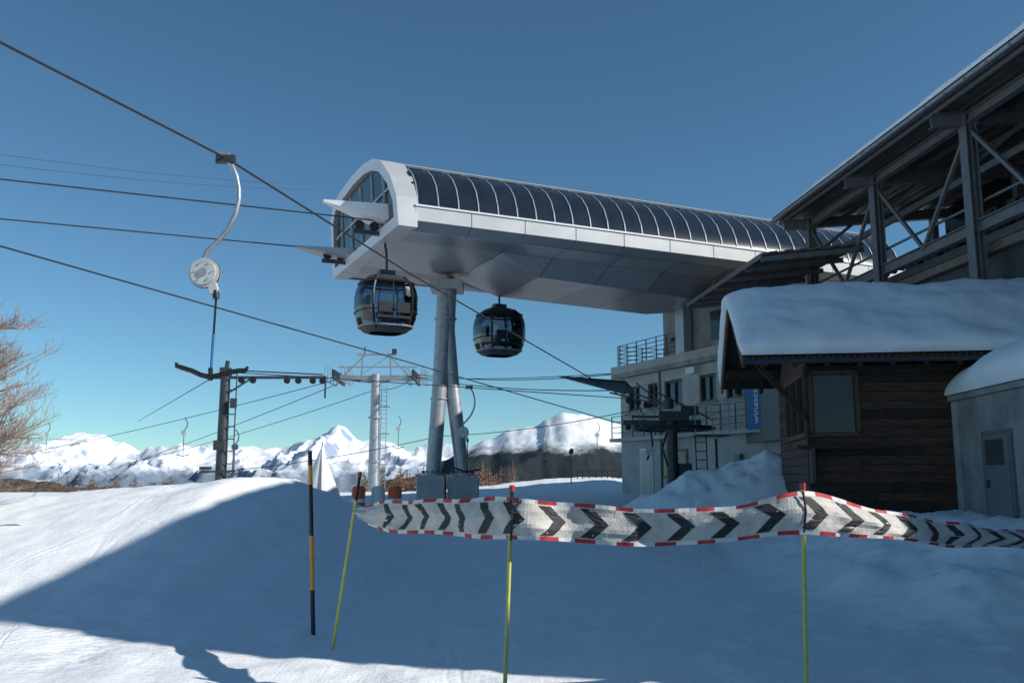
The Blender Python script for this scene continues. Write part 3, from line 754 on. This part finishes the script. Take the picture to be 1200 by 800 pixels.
rf.beam((-1.05,y0,10.66),(-1.05,y1,10.66),.06,.20,'frame'); rf.tube([(-1.14,y0,10.62),(-1.14,y1,10.62)],.06,'steel',10)
y=y0
while y<y1: rf.beam((-1.07,y,10.72),(-1.22,y,10.58),.03,.04,'steel'); y+=.8
rf.done('roof_deck',gb)
sn=B(GM); snow_cap(sn,lambda u,v_:(-1.14+10*u,y0+(y1-y0)*v_,rz2(-1.14+10*u)+.13),.30,30,160,5,14,.10,.07); sn.done('roof_snow',gb,smooth=True)
bd=B(GM); bd.bx(.5,9.3,y0+.2,y1-.2,0,7.05,'dsteel'); bd.bx(5.2,9.3,y0+.1,y1-.1,7.06,11.2,'black'); bd.bx(.3,5.2,y0+.2,y1-.2,7.06,7.12,'deck')
ya=y0+.04;yb2=y0+.14  # unseen end wall, added to stop sun leaking in under the roof
bd.add([(-.95,ya,.1),(5.19,ya,.1),(5.19,ya,rz2(5.19)),(-.95,ya,rz2(-.95)),(-.95,yb2,.1),(5.19,yb2,.1),(5.19,yb2,rz2(5.19)),(-.95,yb2,rz2(-.95))],[(0,1,2,3),(7,6,5,4),(0,4,5,1),(1,5,6,2),(2,6,7,3),(3,7,4,0)],'deck')
for y in [v_*1.15 for v_ in range(-6,8)]:
    bd.box((3.6,y,8.1),(1.3,.8,1.5),'black'); bd.box((3.6,y,9.2),(.08,.08,.9),'dsteel'); bd.bx(5.1,5.19,y-.3,y+.3,7.6,10.4,'deck')
bd.done('body',gb)
lc=B(GM)
def lz(x): return 8.45+(x+3.0)*.12
for i in range(13):
    xa=-3.0+i*.25; xb=xa+.25
    vv=[(x,y,lz(x)+(.03 if i%2 else 0)+t) for x in(xa,xb) for y in(6.0,14) for t in(0,.06)]
    lc.add(vv,[(0,1,3,2),(4,6,7,5),(0,4,5,1),(2,3,7,6),(0,2,6,4),(1,5,7,3)],'deck')
for y in (6.1,7.5,9,10.5,12,13.9): lc.beam((-3.0,y,lz(-3.0)-.12),(.3,y,lz(.3)-.12),.08,.16,'frame')
lc.beam((-3.02,6.0,8.42),(-3.02,14,8.42),.05,.16,'frame')
lc.bx(.3,4,9.6,13.5,2,8.4,'dsteel'); lc.bx(-1.2,.3,9,13,3,8.2,'dsteel')
lc.done('lower_canopy',gb)

sb_=empty('unseen_shadow_caster')  # out-of-view block added to cast shadow over the near snow
b=B(); b.bx(9.0,14,-14,4.15,0,6.5,'concrete'); b.done('walls',sb_); b=B(); b.bx(8.8,14.2,-14.2,4.2,6.501,6.7,'concd'); b.done('roof',sb_)

# ------------------------------------------------------------------ fence poles and banner
def pole(name,p,q,segs,r=.017,cap=None):
    b=B(); p=Vector(p);q=Vector(q)
    for t0,t1,mt in segs: b.tube([p.lerp(q,t0),p.lerp(q,t1)],r,mt,10)
    if cap: b.cyl(q+Vector((0,0,.02)),(0,0,1),r*1.35,.05,cap,12)
    return b.done(name,smooth=True)
pole('slalom_pole',(-1.80,9.3,-.05),(-1.58,9.4,1.72),[(0,.62,'yellow'),(.62,.86,'yellow'),(.86,1,'black')],.017,'red')
pole('piste_marker_pole',(-2.12,10,-.3),(-2.24,10,2.0),[(0,.35,'black'),(.35,.60,'orange'),(.60,.84,'black'),(.84,.93,'orange'),(.93,1,'black')],.024)
pole('fence_pole',(-.07,7.2,-.3),(0.0,7.2,1.6),[(0,.88,'yellow'),(.88,1,'black')],.016,'red')
pole('fence_pole',(2.15,6.9,-.3),(2.21,6.9,1.62),[(0,.9,'yellow'),(.9,1,'yellow')],.017,'red')
pole('fence_pole',(6.3,9.3,0.2),(6.35,9.3,1.7),[(0,1,'yellow')])

KP=[(-1.62,9.38,1.385,1.34,.00),(-1.33,9.0,1.47,1.21,.05),(-.75,8.2,1.51,1.20,.03),(0.0,7.18,1.55,1.225,0),(.5,7.2,1.50,1.195,.06),(1.06,7.15,1.47,1.185,.08),(1.65,7.0,1.48,1.21,.04),(2.2,6.88,1.60,1.285,0),
    (3.0,7.25,1.44,1.215,.08),(3.9,7.9,1.31,1.11,.14),(4.8,8.5,1.22,1.065,.10),(6.3,9.28,1.24,1.0,0)]
def cr(a,b_,c,d,t): return .5*((2*b_)+(-a+c)*t+(2*a-5*b_+4*c-d)*t*t+(-a+3*b_-3*c+d)*t**3)
def kp(s_):
    i=min(int(s_),len(KP)-2); t=s_-i
    P=[KP[max(0,min(len(KP)-1,i+k_))] for k_ in(-1,0,1,2)]
    return [cr(P[0][m_],P[1][m_],P[2][m_],P[3][m_],t) for m_ in range(5)]
tab=[];acc=0;pr=None
for i in range(0,1101):
    s_=i/100; q=kp(s_); 
    if pr: acc+=math.hypot(q[0]-pr[0],q[1]-pr[1])
    tab.append((acc,s_)); pr=q
LT=acc
def at(l):
    lo,hi=0,len(tab)-1
    while hi-lo>1:
        m_=(lo+hi)//2
        if tab[m_][0]<l: lo=m_
        else: hi=m_
    d=tab[hi][0]-tab[lo][0]; t=(l-tab[lo][0])/d if d>0 else 0
    return kp(min(10.999,tab[lo][1]+(tab[hi][1]-tab[lo][1])*t))
def surf(l,v_,off=0):
    x,y,zt,zb,ln=at(max(0,min(LT-.001,l))); x2,y2=at(max(0,min(LT-.002,l+.02)))[:2]; x1,y1_=at(max(0,l-.02))[:2]
    d=Vector((x2-x1,y2-y1_,0)).normalized() if l>.03 else Vector((.7,-.7,0)); nn=Vector((d.y,-d.x,0))
    z=zb+(zt-zb)*v_
    fold=.02*math.sin(v_*5+l*2.3)+.018*math.sin(l*9+v_*2.5)+.028*fb(l*3,v_*2.5,1,4)+ln*math.sin(math.pi*v_)*.5
    sag=-.008*math.sin(l*7.)*v_+.010*math.sin(l*4.3+1)*(1-v_)
    return Vector((x,y,z+sag))+nn*(fold+off)
bn=B(); NL=360; rows=[0,.10,.2,.3,.4,.5,.6,.7,.8,.90,1.0]
for i in range(NL):
    l0=LT*i/NL;l1=LT*(i+1)/NL
    for v0,v1 in zip(rows,rows[1:]):
        if v0==0 or v1==1.0: mt='bred' if int(l0/.155)%2 else 'bwhite'
        else: mt='fabric'
        bn.add([surf(l0,v0),surf(l1,v0),surf(l1,v1),surf(l0,v1)],[(0,1,2,3)],mt)
ban=bn.done('fence_banner',smooth=True)
ch=B(); l=.62
while l<LT-.3:
    wd=.125; hw=.105
    for sgn in(0,1):
        N_=8
        for i in range(N_):
            t0=i/N_;t1=(i+1)/N_
            def vv_(t): return (.13+.37*t) if sgn==0 else (.87-.37*t)
            for of,fc in((.0035,(0,1,2,3)),(-.0035,(3,2,1,0))):
                for h0,h1 in((0,.5),(.5,1)):
                    ch.add([surf(l+wd*t+k_*hw,vv_(t),of) for t,k_ in((t0,h0),(t0,h1),(t1,h1),(t1,h0))],[fc],'chev')
    l+=.335
ch.done('chevrons',ban)
tt=B()
for (x,y,z0,z1) in((0.0,7.14,1.22,1.56),(2.2,6.85,1.3,1.6)):
    tt.tube([(x-.012,y,z0),(x+.006,y-.012,(z0+z1)/2),(x-.005,y,z1)],.008,'cloth',6)
for dz in(0,.05,.08): tt.tube([(-.06,7.12,1.50+dz*.3),(0,7.10,1.52-dz),(.07,7.12,1.51+dz*.2)],.007,'cloth',6)
tt.done('ties',ban)

b=B(Matrix.Translation((-6.75,32,.0))); n=24
for i in range(n):
    a0=2*math.pi*i/n;a1=2*math.pi*(i+1)/n
    b.add([(1.05*math.cos(a0),1.05*math.sin(a0),.2),(1.05*math.cos(a1),1.05*math.sin(a1),.2),(.03*math.cos(a1),.03*math.sin(a1),2.75),(.03*math.cos(a0),.03*math.sin(a0),2.75)],[(0,1,2,3)],'white' if i%6 else 'frame')
b.tube([(0,0,2.7),(.02,0,2.95)],.02,'wooddk',6); b.done('conical_tent')
b=B()
for i,(x,y,z) in enumerate(((-4.9,29,.6),(-4.3,29.2,.6),(-3.75,29.1,.6))):
    b.tube([(x,y,z),(x,y,z+.75),(x,y,z+.85)],[.22,.22,.16],'oran' if i!=1 else 'bwhite',14); b.cyl((x,y,z+.4),(0,0,1),.225,.12,'white',14)
b.done('crash_barrier',smooth=True)
b=B()
for i in range(12):
    x=3.6+i*.33+random.uniform(-.04,.04); b.beam((x,50,1.5),(x,50,2.15),.05,.05,'wooddk')
b.beam((3.6,49.96,2.1),(7.3,49.96,2.1),.04,.06,'wooddk'); b.beam((3.6,49.96,1.85),(7.3,49.96,1.85),.04,.05,'wooddk'); b.done('wooden_fence')
b=B(Matrix.Translation((3.0,46,1.4))); b.tube([(0,0,0),(0,0,1.6)],.03,'dsteel',8); b.tube([(0,-.2,1.6),(.05,.2,1.7)],.12,'dsteel',16); b.done('snow_lance')

# ------------------------------------------------------------------ trees
def branch(b,p,d,l,r,lev,mt,drop=.0,n=5):
    pts=[p];rs=[r];q=p;dd=d
    for i in range(n):
        dd=(dd+Vector((random.uniform(-.16,.16),random.uniform(-.16,.16),random.uniform(-.12,.14)-drop))).normalized()
        q=q+dd*l/n; pts.append(q); rs.append(max(.0022,r*(1-.8*(i+1)/n)))
    b.tube(pts,rs,mt,4 if lev>0 else 3,False)
    if lev>0:
        k=int(5+3*lev)
        for i in range(k):
            t=random.uniform(.2,.98); j=min(n-1,int(t*n)); a=pts[j].lerp(pts[j+1],t*n-j)
            side=Vector((random.uniform(-1,1),random.uniform(-1,1),random.uniform(-.1,.9)))
            nd=(dd*.7+side*.8).normalized()
            branch(b,a,nd,l*random.uniform(.3,.55)*(1.15-t*.4),rs[j]*.55,lev-1,mt,drop,4)
b=B(); tz=gh(-8.75,14.2)
tr=[Vector((-8.75,14.2,tz-.1)),Vector((-8.7,14.2,tz+.9)),Vector((-8.75,14.25,tz+1.7)),Vector((-8.7,14.2,tz+2.6)),Vector((-8.65,14.2,tz+3.2))]
b.tube(tr,[.11,.09,.07,.04,.012],'bark',8)
for i in range(46):
    t=random.uniform(.05,.98); k_=t*4; j=min(3,int(k_)); p=tr[j].lerp(tr[j+1],k_-j)
    a=random.uniform(-1.3,1.0) if i%3 else random.uniform(0,6.28)
    d=Vector((math.cos(a),math.sin(a),random.uniform(.1,.7))).normalized()
    branch(b,p,d,random.uniform(.85,1.6)*(1.1-.45*t),.022,2,'bark')
b.done('bare_larch_tree')
def small_tree(b,x,y,z,h_):
    b.tube([(x,y,z),(x,y,z+h_)],[h_*.02,h_*.003],'barkd',4,False)
    for i in range(60):
        t=random.uniform(.08,.98); a=random.uniform(0,6.28); l=h_*.30*(1.05-t)
        p=Vector((x,y,z+h_*t)); d=Vector((math.cos(a),math.sin(a),random.uniform(-.05,.5))).normalized()
        q=p+d*l; b.tube([p,q],[h_*.008,h_*.003],'barkd',3,False)
        for k_ in range(4):
            m_=p.lerp(q,random.uniform(.25,1)); e=m_+(d+Vector((random.uniform(-1,1),random.uniform(-1,1),random.uniform(-.6,.8)))).normalized()*l*.35
            b.tube([m_,e],[h_*.006,h_*.002],'barkd',3,False)
b=B()
for i in range(125):
    r_=random.random()
    if r_<.42: x=random.uniform(-50,-33);y=random.uniform(78,92); k_=-.002
    elif r_<.84: x=random.uniform(-12,-6.5);y=random.uniform(70,90); k_=.004
    else: x=random.uniform(-3.5,.5);y=random.uniform(72,90); k_=0.012
    h_=random.uniform(3.5,7)
    top=1.7+k_*y+random.uniform(-1.3,.7)
    small_tree(b,x,y,top-h_,h_)
b.done('larch_trees')

# ------------------------------------------------------------------ light, sky, camera
el=30.; sd=Vector((.958*math.cos(R(el)),-.286*math.cos(R(el)),math.sin(R(el))))
ld=bpy.data.lights.new('sun','SUN'); ld.energy=5.0; ld.angle=R(.5); ld.color=(1.,.97,.92)
lo=bpy.data.objects.new('sun',ld); scene.collection.objects.link(lo); lo.rotation_euler=sd.to_track_quat('Z','Y').to_euler(); lo.location=(20,-6,20)
wd=bpy.data.worlds.new('World'); scene.world=wd; wd.use_nodes=True; nt=wd.node_tree
bg=nt.nodes['Background']; sk=nt.nodes.new('ShaderNodeTexSky'); sk.sky_type='NISHITA'; sk.sun_disc=False
sk.sun_elevation=R(el); sk.sun_rotation=R(106.6); sk.altitude=2100; sk.air_density=1.0; sk.dust_density=.1; sk.ozone_density=1.8
hs=nt.nodes.new('ShaderNodeMix'); hs.data_type='RGBA'; hs.blend_type='MULTIPLY'; hs.inputs['Factor'].default_value=1
hs.inputs['B'].default_value=(.74,1.09,1.15,1); nt.links.new(sk.outputs[0],hs.inputs['A'])
nt.links.new(hs.outputs['Result'],bg.inputs[0]); bg.inputs[1].default_value=.092
cam=bpy.data.cameras.new('camera'); co=bpy.data.objects.new('camera',cam); scene.collection.objects.link(co)
cam.sensor_width=36; cam.lens=1050/1200*36; cam.clip_start=.1; cam.clip_end=60000
co.location=(0,0,1.7); co.rotation_euler=(R(90)+math.atan(160/1050),0,0); scene.camera=co
scene.view_settings.view_transform='Standard'; scene.view_settings.look='None'; scene.view_settings.exposure=0
